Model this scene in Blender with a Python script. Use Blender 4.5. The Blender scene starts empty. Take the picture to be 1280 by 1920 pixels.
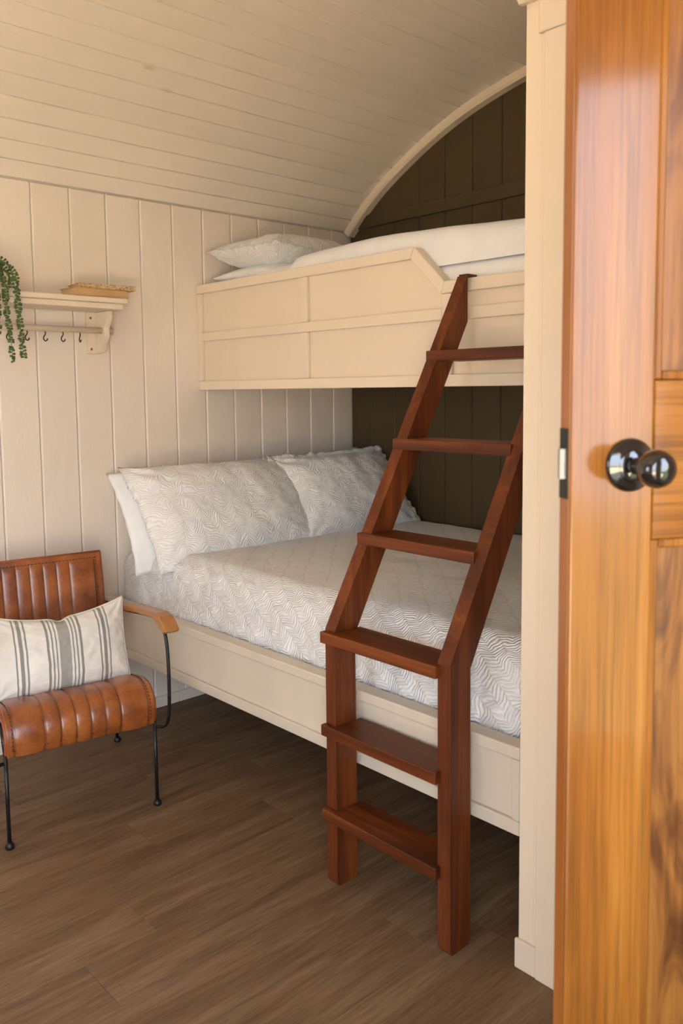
import bpy, bmesh, math, random
from mathutils import Vector, Matrix, noise
random.seed(7)
PI = math.pi
scn = bpy.context.scene
COL = scn.collection

# ------------------------------------------------------------------ camera
YAW, PITCH, ROLL = 0.8230, 0.0902, 0.0107
FPX, PY = 1567.6, 874.0
cam_d = bpy.data.cameras.new('camera')
cam = bpy.data.objects.new('camera', cam_d); COL.objects.link(cam)
fw = Vector((-math.sin(YAW)*math.cos(PITCH), math.cos(YAW)*math.cos(PITCH), -math.sin(PITCH)))
rt = Vector((math.cos(YAW), math.sin(YAW), 0)); dn = fw.cross(rt)
rt2 = rt*math.cos(ROLL) + dn*math.sin(ROLL); dn2 = -rt*math.sin(ROLL) + dn*math.cos(ROLL)
M = Matrix.Identity(4)
for i in range(3):
    M[i][0] = rt2[i]; M[i][1] = -dn2[i]; M[i][2] = -fw[i]
M.translation = (3.2, 0, 1.391)
cam.matrix_world = M
cam_d.sensor_fit = 'HORIZONTAL'; cam_d.sensor_width = 24.0; cam_d.lens = 24*FPX/1280
cam_d.shift_y = -(960-PY)/1280
cam_d.clip_start = 0.02
cam_d.dof.use_dof = True; cam_d.dof.focus_distance = 2.7; cam_d.dof.aperture_fstop = 5.6
scn.camera = cam

# ------------------------------------------------------------------ world + light
w = bpy.data.worlds.new('world'); scn.world = w; w.use_nodes = True
nt = w.node_tree; nt.nodes.clear()
wo = nt.nodes.new('ShaderNodeOutputWorld'); bg = nt.nodes.new('ShaderNodeBackground')
tc = nt.nodes.new('ShaderNodeTexCoord'); sx = nt.nodes.new('ShaderNodeSeparateXYZ'); rp = nt.nodes.new('ShaderNodeValToRGB')
nt.links.new(tc.outputs['Generated'], sx.inputs[0]); nt.links.new(sx.outputs['Z'], rp.inputs[0])
e = rp.color_ramp.elements
e[0].position = 0.0; e[0].color = (0.84, 0.88, 0.92, 1)
e[1].position = 0.7; e[1].color = (0.62, 0.80, 1.05, 1)
q = rp.color_ramp.elements.new(0.14); q.color = (0.82, 0.92, 1.06, 1)
q = rp.color_ramp.elements.new(0.34); q.color = (0.80, 0.93, 1.14, 1)
nt.links.new(rp.outputs[0], bg.inputs[0]); bg.inputs[1].default_value = 8.5
nt.links.new(bg.outputs[0], wo.inputs[0])

def area(name, loc, target, sxx, syy, power, col, portal=False, spread=None):
    d = bpy.data.lights.new(name, 'AREA'); d.shape = 'RECTANGLE'; d.size = sxx; d.size_y = syy
    d.energy = power; d.color = col
    if spread: d.spread = spread
    if portal: d.cycles.is_portal = True
    o = bpy.data.objects.new(name, d); COL.objects.link(o); o.location = loc
    o.rotation_euler = (Vector(target)-Vector(loc)).to_track_quat('-Z', 'Y').to_euler()
    return o
SY0, SY1, SZ0, SZ1 = 0.74, 1.10, 0.62, 2.04      # side window opening in the right wall
area('side_window_portal', (3.42, (SY0+SY1)/2, (SZ0+SZ1)/2), (0, (SY0+SY1)/2, (SZ0+SZ1)/2), SY1-SY0, SZ1-SZ0, 1, (1, 1, 1), portal=True)
FX0, FX1, FZ0, FZ1 = 1.15, 2.05, 0.75, 1.95        # unseen front-wall opening, added to fill the interior with light
area('fill_window_portal', ((FX0+FX1)/2, -2.12, (FZ0+FZ1)/2), ((FX0+FX1)/2, 0, (FZ0+FZ1)/2), FX1-FX0, FZ1-FZ0, 1, (1, 1, 1), portal=True)
DY0, DY1, DZ = -1.15, 0.28, 2.04                   # entrance in the right wall, where the camera stands
area('entrance_portal', (3.42, (DY0+DY1)/2, DZ/2), (0, (DY0+DY1)/2, DZ/2), DY1-DY0, DZ, 1, (1, 1, 1), portal=True)
# high sun behind the hut: lights the ground in front of the doorway
hs = bpy.data.lights.new('sun', 'SUN'); hs.energy = 68; hs.angle = math.radians(0.6); hs.color = (1.0, 0.88, 0.70)
ho = bpy.data.objects.new('sun', hs); COL.objects.link(ho); ho.location = (-4, 0, 8)
ho.rotation_euler = Vector((0.50, 0.22, -0.84)).to_track_quat('-Z', 'Y').to_euler()
vs = scn.view_settings
vs.view_transform = 'Standard'; vs.look = 'None'; vs.gamma = 1; vs.use_curve_mapping = False; vs.exposure = 0.16

# ------------------------------------------------------------------ helpers
def tag(o, label=None, cat=None, group=None, kind=None):
    if label: o['label'] = label
    if cat: o['category'] = cat
    if group: o['group'] = group
    if kind: o['kind'] = kind
    return o
def empty(name, loc=(0, 0, 0), rz=0.0):
    o = bpy.data.objects.new(name, None); COL.objects.link(o); o.location = loc; o.rotation_euler = (0, 0, rz)
    o.empty_display_size = 0.1
    return o
def link(name, me, m, parent=None, smooth=False, bevel=0.0, seg=2):
    if m is not None and not me.materials: me.materials.append(m)
    if smooth:
        me.polygons.foreach_set('use_smooth', [True]*len(me.polygons)); me.update()
    o = bpy.data.objects.new(name, me); COL.objects.link(o)
    if parent is not None: o.parent = parent
    if bevel > 0:
        b = o.modifiers.new('bevel', 'BEVEL'); b.width = bevel; b.segments = seg; b.limit_method = 'ANGLE'; b.angle_limit = math.radians(35)
    return o
class MB:
    def __init__(s): s.v = []; s.f = []
    def box(s, x0, x1, y0, y1, z0, z1):
        n = len(s.v)
        s.v += [(x0,y0,z0),(x1,y0,z0),(x1,y1,z0),(x0,y1,z0),(x0,y0,z1),(x1,y0,z1),(x1,y1,z1),(x0,y1,z1)]
        s.f += [tuple(n+i for i in q) for q in ((0,3,2,1),(4,5,6,7),(0,1,5,4),(1,2,6,5),(2,3,7,6),(3,0,4,7))]
        return s
    def prism(s, pts, a, b, ax):
        """extrude a 2-D polygon between a and b along axis ax (0,1,2)"""
        n = len(s.v); k = len(pts)
        def P(p, t):
            return {0: (t, p[0], p[1]), 1: (p[0], t, p[1]), 2: (p[0], p[1], t)}[ax]
        s.v += [P(p, a) for p in pts] + [P(p, b) for p in pts]
        s.f.append(tuple(range(n, n+k))); s.f.append(tuple(range(n+2*k-1, n+k-1, -1)))
        for i in range(k):
            j = (i+1) % k; s.f.append((n+i, n+k+i, n+k+j, n+j))
        return s
    def tube(s, pts, r, seg=10, cap=True):
        pts = [Vector(p) for p in pts]; n0 = len(s.v); k = len(pts)
        t = (pts[1]-pts[0]).normalized(); ref = Vector((0, 0, 1)) if abs(t.z) < .9 else Vector((1, 0, 0))
        u = t.cross(ref).normalized()
        for i, p in enumerate(pts):
            t = (pts[min(i+1, k-1)]-pts[max(i-1, 0)]).normalized()
            u = (u - t*u.dot(t)).normalized(); v = t.cross(u)
            rr = r[i] if isinstance(r, (list, tuple)) else r
            for q in range(seg):
                a = 2*PI*q/seg; c = p + u*math.cos(a)*rr + v*math.sin(a)*rr; s.v.append(tuple(c))
        for i in range(k-1):
            for q in range(seg):
                a = n0+i*seg+q; b = n0+i*seg+(q+1) % seg; s.f.append((a, b, b+seg, a+seg))
        if cap:
            s.f.append(tuple(n0+q for q in range(seg-1, -1, -1))); s.f.append(tuple(n0+(k-1)*seg+q for q in range(seg)))
        return s
    def lathe(s, prof, centre, axis='z', seg=32):
        n0 = len(s.v); c = Vector(centre); k = len(prof)
        for r, h in prof:
            for q in range(seg):
                a = 2*PI*q/seg; d = (r*math.cos(a), r*math.sin(a), h)
                if axis == 'y': d = (d[0], d[2], d[1])
                if axis == 'x': d = (d[2], d[0], d[1])
                s.v.append(tuple(c+Vector(d)))
        for i in range(k-1):
            for q in range(seg):
                a = n0+i*seg+q; b = n0+i*seg+(q+1) % seg; s.f.append((a, b, b+seg, a+seg))
        s.f.append(tuple(n0+q for q in range(seg-1, -1, -1))); s.f.append(tuple(n0+(k-1)*seg+q for q in range(seg)))
        return s
    def mesh(s, name='m'):
        me = bpy.data.meshes.new(name); me.from_pydata(s.v, [], s.f)
        bm = bmesh.new(); bm.from_mesh(me); bmesh.ops.recalc_face_normals(bm, faces=bm.faces); bm.to_mesh(me); bm.free()
        return me
    def build(s, name, m, parent=None, smooth=False, bevel=0.0, seg=2):
        return link(name, s.mesh(name), m, parent, smooth, bevel, seg)
def autosmooth(o, deg=40):
    me = o.data
    me.polygons.foreach_set('use_smooth', [True]*len(me.polygons))
    bm = bmesh.new(); bm.from_mesh(me)
    for ed in bm.edges:
        if len(ed.link_faces) == 2 and ed.calc_face_angle(0) > math.radians(deg): ed.smooth = False
    bm.to_mesh(me); bm.free(); return o
def spline(P, n=8):
    P = [Vector(p) for p in P]; out = []
    for i in range(len(P)-1):
        a = P[max(i-1, 0)]; b = P[i]; c = P[i+1]; d = P[min(i+2, len(P)-1)]
        for k in range(n):
            t = k/n
            out.append(0.5*((2*b)+(c-a)*t+(2*a-5*b+4*c-d)*t*t+(3*b-a-3*c+d)*t**3))
    out.append(P[-1]); return out
def nz(x, y=0.0, z=0.0): return noise.noise(Vector((x, y, z)))

# ------------------------------------------------------------------ materials
def new_mat(name):
    m = bpy.data.materials.new(name); m.use_nodes = True
    t = m.node_tree; return m, t, t.nodes['Principled BSDF']
def N(t, typ, **kw):
    n = t.nodes.new(typ)
    for k, v in kw.items():
        if k in n.inputs: n.inputs[k].default_value = v
        else: setattr(n, k, v)
    return n
def c4(c): return (c[0], c[1], c[2], 1)
def coords(t, scale=(1, 1, 1), kind='Object', rot=(0, 0, 0)):
    tc = N(t, 'ShaderNodeTexCoord'); mp = N(t, 'ShaderNodeMapping'); mp.inputs['Scale'].default_value = scale; mp.inputs['Rotation'].default_value = rot
    t.links.new(tc.outputs[kind], mp.inputs[0]); return mp.outputs[0]
def ramp(t, src, stops):
    r = N(t, 'ShaderNodeValToRGB'); el = r.color_ramp.elements
    while len(el) > 1: el.remove(el[-1])
    el[0].position = stops[0][0]; el[0].color = c4(stops[0][1])
    for p, c in stops[1:]:
        q = el.new(p); q.color = c4(c)
    t.links.new(src, r.inputs[0]); return r.outputs[0]
def bump(t, b, h, strength, dist=0.01, prev=None):
    n = N(t, 'ShaderNodeBump'); n.inputs['Strength'].default_value = strength; n.inputs['Distance'].default_value = dist
    t.links.new(h, n.inputs['Height'])
    if prev: t.links.new(prev, n.inputs['Normal'])
    if b: t.links.new(n.outputs[0], b.inputs['Normal'])
    return n.outputs[0]
def mixc(t, f, a, b, mode='MIX'):
    n = N(t, 'ShaderNodeMix', data_type='RGBA', blend_type=mode)
    if isinstance(f, float): n.inputs[0].default_value = f
    else: t.links.new(f, n.inputs[0])
    for i, v in ((6, a), (7, b)):
        if isinstance(v, tuple): n.inputs[i].default_value = c4(v)
        else: t.links.new(v, n.inputs[i])
    return n.outputs[2]
def paint(name, col, rough=0.45, var=0.05, brush=(3, 3, 0.6), knots=False):
    m, t, b = new_mat(name); b.inputs['Roughness'].default_value = rough
    v = coords(t, brush)
    n = N(t, 'ShaderNodeTexNoise', Scale=4.0, Detail=5.0, Roughness=0.6); t.links.new(v, n.inputs['Vector'])
    lo = tuple(c*(1-var) for c in col); hi = tuple(min(1, c*(1+var)) for c in col)
    c = ramp(t, n.outputs[0], [(0.3, lo), (0.7, hi)])
    oi = N(t, 'ShaderNodeObjectInfo')
    pv = ramp(t, oi.outputs['Random'], [(0, (0.965, 0.965, 0.965)), (1, (1, 1, 1))])
    c = mixc(t, 1.0, c, pv, 'MULTIPLY')
    if knots:
        v2 = coords(t, (1, .45, 1)); vo = N(t, 'ShaderNodeTexVoronoi', Scale=6.5, Randomness=1.0); t.links.new(v2, vo.inputs['Vector'])
        k = ramp(t, vo.outputs['Distance'], [(0.0, (1, 1, 1)), (0.045, (0.6, 0.6, 0.6)), (0.1, (0, 0, 0))])
        s = N(t, 'ShaderNodeTexNoise', Scale=1.3); t.links.new(v2, s.inputs['Vector'])
        ks = ramp(t, s.outputs[0], [(0.48, (0, 0, 0)), (0.6, (0.45, 0.45, 0.45))])
        kk = mixc(t, 1.0, k, ks, 'MULTIPLY')
        c = mixc(t, kk, c, (0.45, 0.27, 0.12))
    t.links.new(c, b.inputs['Base Color'])
    g = N(t, 'ShaderNodeTexNoise', Scale=60.0, Detail=4.0); t.links.new(v, g.inputs['Vector'])
    bump(t, b, g.outputs[0], 0.12, 0.004)
    return m
def wood(name, dark, mid, light, axis=2, scale=1.0, rough=0.35, coat=0.3, coat_rough=0.15, rings=0.5, fine=1.0):
    m, t, b = new_mat(name)
    s = [9.0*scale]*3; s[axis] = 0.7*scale
    v = coords(t, tuple(s))
    oi = N(t, 'ShaderNodeObjectInfo'); ad = N(t, 'ShaderNodeVectorMath', operation='ADD')
    ml = N(t, 'ShaderNodeVectorMath', operation='SCALE'); 
    cx = N(t, 'ShaderNodeCombineXYZ'); 
    for i in range(3): t.links.new(oi.outputs['Random'], cx.inputs[i])
    t.links.new(cx.outputs[0], ml.inputs[0]); ml.inputs['Scale'].default_value = 37.0
    t.links.new(v, ad.inputs[0]); t.links.new(ml.outputs[0], ad.inputs[1]); v = ad.outputs[0]
    n1 = N(t, 'ShaderNodeTexNoise', Scale=1.0, Detail=6.0, Roughness=0.65, Distortion=rings*2); t.links.new(v, n1.inputs['Vector'])
    s2 = [120.0*scale]*3; s2[axis] = 2.2*scale
    v2 = coords(t, tuple(s2)); n2 = N(t, 'ShaderNodeTexNoise', Scale=1.0, Detail=4.0, Roughness=0.7); t.links.new(v2, n2.inputs['Vector'])
    c = ramp(t, n1.outputs[0], [(0.28, dark), (0.5, mid), (0.72, light)])
    f = ramp(t, n2.outputs[0], [(0.32, tuple(1-0.38*fine for _ in range(3))), (0.55, (1, 1, 1))])
    c = mixc(t, 1.0, c, f, 'MULTIPLY'); t.links.new(c, b.inputs['Base Color'])
    b.inputs['Roughness'].default_value = rough; b.inputs['Coat Weight'].default_value = coat; b.inputs['Coat Roughness'].default_value = coat_rough
    bump(t, b, n2.outputs[0], 0.12, 0.002)
    return m
def simple(name, col, rough=0.5, metal=0.0, coat=0.0, spec=0.5, nscale=40, nvar=0.08, bstr=0.1):
    m, t, b = new_mat(name); v = coords(t)
    n = N(t, 'ShaderNodeTexNoise', Scale=float(nscale), Detail=4.0); t.links.new(v, n.inputs['Vector'])
    c = ramp(t, n.outputs[0], [(0.3, tuple(x*(1-nvar) for x in col)), (0.7, tuple(min(1, x*(1+nvar)) for x in col))])
    t.links.new(c, b.inputs['Base Color']); b.inputs['Roughness'].default_value = rough; b.inputs['Metallic'].default_value = metal
    b.inputs['Coat Weight'].default_value = coat; b.inputs['Coat Roughness'].default_value = 0.05
    bump(t, b, n.outputs[0], bstr, 0.002)
    return m
def quilt(name, col, kind):
    """white matelasse cotton: raised fern-like ribs (fine relief, colour darker between the ribs)"""
    m, t, b = new_mat(name); b.inputs['Roughness'].default_value = 0.85
    b.inputs['Sheen Weight'].default_value = 0.15
    tc = N(t, 'ShaderNodeTexCoord'); uv = tc.outputs['UV']
    wn = N(t, 'ShaderNodeTexNoise', Scale=14.0 if kind == 'bed' else 8.0, Detail=2.5); t.links.new(uv, wn.inputs['Vector'])
    mm = N(t, 'ShaderNodeMapping'); t.links.new(uv, mm.inputs[0])
    # warp
    wsub = N(t, 'ShaderNodeVectorMath', operation='SUBTRACT'); t.links.new(wn.outputs['Color'], wsub.inputs[0]); wsub.inputs[1].default_value = (.5, .5, .5)
    wsc = N(t, 'ShaderNodeVectorMath', operation='SCALE'); t.links.new(wsub.outputs[0], wsc.inputs[0]); wsc.inputs['Scale'].default_value = 0.048 if kind == 'bed' else 0.13
    wad = N(t, 'ShaderNodeVectorMath', operation='ADD'); t.links.new(mm.outputs[0], wad.inputs[0]); t.links.new(wsc.outputs[0], wad.inputs[1])
    sp = N(t, 'ShaderNodeSeparateXYZ'); t.links.new(wad.outputs[0], sp.inputs[0])
    def mth(op, a, bb=None):
        n = N(t, 'ShaderNodeMath', operation=op)
        for i, x in enumerate((a, bb)):
            if x is None: continue
            if isinstance(x, (int, float)): n.inputs[i].default_value = x
            else: t.links.new(x, n.inputs[i])
        return n.outputs[0]
    per = 0.078 if kind == 'bed' else 0.09
    tri = mth('PINGPONG', sp.outputs[0], per/2)                 # 0..per/2 from a column's spine
    slope = 0.55 if kind == 'bed' else 0.8
    ph = mth('ADD', sp.outputs[1], mth('MULTIPLY', tri, slope))
    rib = mth('SINE', mth('MULTIPLY', ph, 2*PI/(0.0105 if kind == 'bed' else 0.0115)))
    spine = mth('MULTIPLY', mth('LESS_THAN', tri, 0.0035), -1.0)
    n2 = N(t, 'ShaderNodeTexNoise', Scale=90.0, Detail=3.0); t.links.new(wad.outputs[0], n2.inputs['Vector'])
    h = mth('ADD', mth('MULTIPLY', rib, mth('ADD', mth('MULTIPLY', n2.outputs[0], 1.1), 0.0)), spine)
    c = ramp(t, mth('ADD', mth('MULTIPLY', h, 0.35), 0.5), [(0.28 if kind == 'bed' else 0.1, tuple(x*f for x, f in zip(col, (0.86, 0.84, 0.81) if kind == 'bed' else (0.90, 0.89, 0.87)))), (0.62 if kind == 'bed' else 0.7, col)])  # valleys and spines toned darker than the rib tops
    t.links.new(c, b.inputs['Base Color'])
    bump(t, b, h, 0.85 if kind == 'bed' else 0.5, 0.0038)
    return m

CREAM = (0.84, 0.735, 0.625)
M_wall = paint('cream_paint_wall', CREAM, 0.42, var=.02)
M_ceil = paint('cream_paint_ceiling', (0.88, 0.79, 0.68), 0.5, var=.02, brush=(3, .6, 3), knots=True)
M_cream = paint('cream_paint_joinery', (0.82, 0.69, 0.53), 0.38, var=.015)
M_dark = paint('olive_paint', (0.074, 0.047, 0.016), 0.6, 0.06)
M_back = simple('groove_shadow_board', (0.30, 0.22, 0.14), 0.8)
M_floor = None
M_lad_z = wood('red_stained_wood_upright', (0.048, 0.011, 0.003), (0.128, 0.029, 0.006), (0.27, 0.070, 0.013), 2, 1.0, 0.5, 0.0, 0.25, 0.5, 0.8)
M_lad_x = wood('red_stained_wood_tread', (0.048, 0.011, 0.003), (0.128, 0.029, 0.006), (0.27, 0.070, 0.013), 0, 1.0, 0.42, 0.0, 0.25, 0.5, 0.8)
M_door_z = wood('varnished_pine_upright', (0.20, 0.062, 0.007), (0.31, 0.112, 0.013), (0.40, 0.165, 0.026), 2, 1.0, 0.48, 0.72, 0.14, 0.25, 1.15)
M_door_x = wood('varnished_pine_cross', (0.20, 0.062, 0.007), (0.31, 0.112, 0.013), (0.40, 0.165, 0.026), 0, 1.0, 0.48, 0.72, 0.14, 0.25, 1.15)
for _m in (M_lad_z, M_lad_x): _m.node_tree.nodes['Principled BSDF'].inputs['Specular IOR Level'].default_value = 0.3
for _m in (M_door_z, M_door_x): _m.node_tree.nodes['Principled BSDF'].inputs['Specular IOR Level'].default_value = 0.15
M_door_edge = wood('varnished_door_edge', (0.26, 0.08, 0.014), (0.36, 0.12, 0.02), (0.43, 0.16, 0.03), 2, 1.0, 0.35, 0.4, 0.15, 0.2, 0.5)
M_arm = wood('honey_wood', (0.28, 0.095, 0.022), (0.40, 0.16, 0.042), (0.50, 0.23, 0.075), 0, 1.6, 0.4, 0.3, 0.2, 0.3, 0.6)
M_quilt_bed = quilt('white_matelasse_spread', (0.90, 0.895, 0.885), 'bed')
M_quilt_pil = quilt('white_matelasse_pillow', (0.87, 0.865, 0.85), 'pillow')
M_linen = simple('white_linen', (0.87, 0.862, 0.845), 0.85, nscale=14, nvar=0.03, bstr=0.25)
M_iron = simple('black_iron', (0.030, 0.028, 0.026), 0.38, 0.7, nscale=80, nvar=0.3)
M_blackgloss = simple('black_enamel', (0.006, 0.006, 0.007), 0.06, 0.0, 1.0, nscale=20)
M_steel = simple('dull_steel', (0.36, 0.32, 0.26), 0.45, 0.8)
M_darkmetal = simple('dark_bronze_plate', (0.035, 0.032, 0.025), 0.45, 0.6)
M_brass = simple('brass_screw', (0.35, 0.20, 0.07), 0.4, 0.9)
M_leaf = simple('succulent_leaf', (0.075, 0.125, 0.032), 0.5, nscale=60, nvar=0.35)
M_stem = simple('green_stem', (0.12, 0.16, 0.05), 0.6)
M_pot = simple('grey_clay_pot', (0.26, 0.24, 0.19), 0.8)
M_ground = simple('grass_ground', (0.055, 0.065, 0.028), 0.9, nscale=3)
M_deck = simple('pale_bounce_deck', (0.60, 0.49, 0.35), 0.8, nscale=6)

def floor_mat():
    m, t, b = new_mat('brown_oak_planks'); 
    v = coords(t, (14, 1.1, 1)); oi = N(t, 'ShaderNodeObjectInfo')
    cx = N(t, 'ShaderNodeCombineXYZ'); t.links.new(oi.outputs['Random'], cx.inputs[0]); t.links.new(oi.outputs['Random'], cx.inputs[1])
    sc_ = N(t, 'ShaderNodeVectorMath', operation='SCALE'); t.links.new(cx.outputs[0], sc_.inputs[0]); sc_.inputs['Scale'].default_value = 61.0
    ad = N(t, 'ShaderNodeVectorMath', operation='ADD'); t.links.new(v, ad.inputs[0]); t.links.new(sc_.outputs[0], ad.inputs[1]); v = ad.outputs[0]
    n1 = N(t, 'ShaderNodeTexNoise', Scale=1.0, Detail=7.0, Roughness=0.65, Distortion=0.9); t.links.new(v, n1.inputs['Vector'])
    c = ramp(t, n1.outputs[0], [(0.26, (0.125, 0.066, 0.031)), (0.48, (0.205, 0.120, 0.062)), (0.72, (0.285, 0.182, 0.104))])
    v2 = coords(t, (150, 7, 1)); n2 = N(t, 'ShaderNodeTexNoise', Scale=1.0, Detail=6.0, Roughness=0.75); t.links.new(v2, n2.inputs['Vector'])
    f = ramp(t, n2.outputs[0], [(0.3, (0.60, 0.58, 0.56)), (0.58, (1, 1, 1))]); c = mixc(t, 1.0, c, f, 'MULTIPLY')
    pv = ramp(t, oi.outputs['Random'], [(0, (0.93, 0.93, 0.93)), (1, (1.0, 1.0, 1.0))]); c = mixc(t, 1.0, c, pv, 'MULTIPLY')
    t.links.new(c, b.inputs['Base Color']); b.inputs['Roughness'].default_value = 0.55; b.inputs['Specular IOR Level'].default_value = 0.22
    bump(t, b, n2.outputs[0], 0.12, 0.002); return m
M_floor = floor_mat()

M_rail = paint('darker_cream_paint', (0.66, 0.575, 0.455), 0.45, var=.03)  # bed frame cream, evenly darker than the other joinery
# ------------------------------------------------------------------ structure
XR, Y0, YE = 3.30, -2.0, 3.05          # inner faces: right wall, front wall, end wall
HALF = [(0, 2.2), (.112, 2.303), (.26, 2.408), (.423, 2.497), (.587, 2.574), (.755, 2.636), (.932, 2.683), (1.102, 2.717), (1.375, 2.757), (1.65, 2.772)]
prof = HALF + [(XR-x, z) for x, z in HALF[-2::-1]]
PR = [(p.x, p.y) for p in spline([Vector((x, z, 0)) for x, z in prof], 12)]
def ceil_z(x):
    for (a, za), (b, zb) in zip(PR, PR[1:]):
        if a-1e-9 <= x <= b+1e-9: return za+(zb-za)*(x-a)/max(b-a, 1e-9)
    return 2.2
ARC = [0.0]
for (a, za), (b, zb) in zip(PR, PR[1:]): ARC.append(ARC[-1]+math.hypot(b-a, zb-za))
def at_arc(s):
    s = min(max(s, 0), ARC[-1])
    for i in range(len(ARC)-1):
        if s <= ARC[i+1]+1e-12:
            t = (s-ARC[i])/(ARC[i+1]-ARC[i]); a, b = PR[i], PR[i+1]
            d = Vector((b[0]-a[0], 0, b[1]-a[1])).normalized()
            return Vector((a[0]+(b[0]-a[0])*t, 0, a[1]+(b[1]-a[1])*t)), Vector((-d.z, 0, d.x))   # outward (up) normal
# ceiling: curved deck + tongue and groove boards
ce = empty('ceiling'); ce['kind'] = 'structure'
jx = [0.002, .055, .114, .183, .26, .342, .425, .508, .591, .674, .757, .842, .93, 1.018, 1.104]
js = []
for x in jx:
    s = 0
    for i in range(len(PR)-1):
        if PR[i][0] <= x <= PR[i+1][0]: s = ARC[i]+(x-PR[i][0])/(PR[i+1][0]-PR[i][0])*(ARC[i+1]-ARC[i]); break
    js.append(s)
while js[-1]+.0905 < ARC[-1]-.04: js.append(js[-1]+.0905)
js.append(ARC[-1]-.002)
g = 0.0011
for s0, s1 in zip(js, js[1:]):
    pts_in, pts_out = [], []
    a, b = s0+g, s1-g
    for k, s in enumerate((a, a+.0022, (a+b)/2, b-.0022, b)):
        p, n = at_arc(s); off = 0.0026 if k in (0, 4) else 0.0
        pts_in.append(((p+n*off).x, (p+n*off).z)); q = p+n*.014; pts_out.append((q.x, q.z))
    mb = MB(); mb.prism(pts_in+pts_out[::-1], Y0, 3.0, 1); mb.build('plank', M_ceil, ce)
deck = [(PR[i][0], PR[i][1]) for i in range(0, len(PR), 3)]
outer = [(at_arc(ARC[i])[0]+at_arc(ARC[i])[1]*.012) for i in range(0, len(PR), 3)]
outer2 = [(at_arc(ARC[i])[0]+at_arc(ARC[i])[1]*.06) for i in range(0, len(PR), 3)]
mb = MB(); mb.prism([(p.x, p.z) for p in outer]+[(p.x, p.z) for p in outer2[::-1]], Y0-.05, YE+.05, 1); mb.build('roof_deck', M_back, ce)

# left wall: vertical cream boards
wl = empty('wall_left'); wl['kind'] = 'structure'
MB().box(-.08, -.0105, Y0-.05, YE+.05, 0, 2.24).build('backing_board', M_wall, wl)
ys = []
y = 2.914
while y > Y0: ys.append(y); y -= .15495
ys = [YE] + ys + [Y0]
for b, a in zip(ys, ys[1:]):
    MB().box(-.0105, 0, a+.0008, b-.0008, 0, 2.2).build('plank', M_wall, wl, bevel=.0055, seg=1)
# end wall: dark olive boards
wb = empty('wall_back'); wb['kind'] = 'structure'
mb = MB(); mb.prism([(-.08, 0), (XR+.08, 0)]+[(p.x, p.z) for p in outer[::-1]], YE+.011, YE+.08, 1); mb.build('backing_board', M_dark, wb)
xs = [0.0005, .147]
while xs[-1]+.1612 < XR: xs.append(xs[-1]+.1612)
xs.append(XR)
for a, b in zip(xs, xs[1:]):
    mb = MB(); m_ = (a+b)/2
    mb.prism([(a+.0012, 0), (b-.0012, 0), (b-.0012, ceil_z(b-.0012)), (m_, ceil_z(m_)), (a+.0012, ceil_z(a+.0012))], YE, YE+.0105, 1)
    mb.build('plank', M_dark, wb, bevel=.0035, seg=1)
MB().box(.045, XR-.045, YE-.012, YE-.0003, 2.210, 2.272).build('rail', M_dark, wb, bevel=.002)
# arched trim where ceiling meets the end wall
tr = MB(); n = 60
for i in range(n+1):
    p, nn = at_arc(.003+(ARC[-1]-.006)*i/n)
    q0 = p - nn*.0005; q1 = p - nn*.038
    for q, yy in ((q0, 3.0002), (q0, YE-.0005), (q1, YE-.0005), (q1, 3.010), (p-nn*.028, 3.0002)):
        tr.v.append((q.x, yy, q.z))
for i in range(n):
    for k in range(5):
        a = i*5+k; b = i*5+(k+1) % 5; tr.f.append((a, b, b+5, a+5))
tr.f += [(4, 3, 2, 1, 0), tuple(n*5+k for k in range(5))]
o = tr.build('trim_1', M_cream); o['kind'] = 'structure'; autosmooth(o, 30)
# right wall with the entrance opening and a window opening
wr = empty('wall_right'); wr['kind'] = 'structure'
mb = MB()
mb.box(XR, XR+.1, SY1, YE+.05, 0, 2.24); mb.box(XR, XR+.1, Y0-.05, DY0, 0, 2.24); mb.box(XR, XR+.1, DY1, SY0, 0, 2.24); mb.box(XR, XR+.1, DY0, DY1, DZ, 2.24)
mb.box(XR, XR+.1, SY0, SY1, SZ1, 2.24); mb.box(XR, XR+.1, SY0, SY1, 0, SZ0)
mb.build('wall_board', M_wall, wr)
wf = empty('wall_front'); wf['kind'] = 'structure'
mb = MB(); mb.prism([(-.08, FZ1), (XR+.08, FZ1)]+[(p.x, p.z) for p in outer2[::-1]], Y0-.06, Y0, 1)
mb.box(-.08, FX0, Y0-.06, Y0, 0, FZ1); mb.box(FX1, XR+.08, Y0-.06, Y0, 0, FZ1); mb.box(FX0, FX1, Y0-.06, Y0, 0, FZ0); mb.build('wall_board', M_wall, wf)
def window(name, u0, u1, z0, z1, on_x, nb):
    w_ = empty(name); w_['kind'] = 'structure'
    def bb(nm, a, b, c, d, k=.03):
        if on_x: MB().box(XR+.03, XR+.03+k, a, b, c, d).build(nm, M_cream, w_, bevel=.002)
        else: MB().box(a, b, Y0-.02-k, Y0-.02, c, d).build(nm, M_cream, w_, bevel=.002)
    bb('window_frame', u0, u0+.04, z0, z1); bb('window_frame', u1-.04, u1, z0, z1); bb('window_frame', u0+.04, u1-.04, z0, z0+.05); bb('window_frame', u0+.04, u1-.04, z1-.04, z1)
    for i in range(nb):
        c = u0+(u1-u0)*(i+1)/(nb+1); bb('window_bar', c-.02, c+.02, z0+.05, z1-.04)
window('window_1', SY0, SY1, SZ0, SZ1, True, 0)
window('window_fill', FX0, FX1, FZ0, FZ1, False, 1)  # out of view, added to brighten the room

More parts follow.
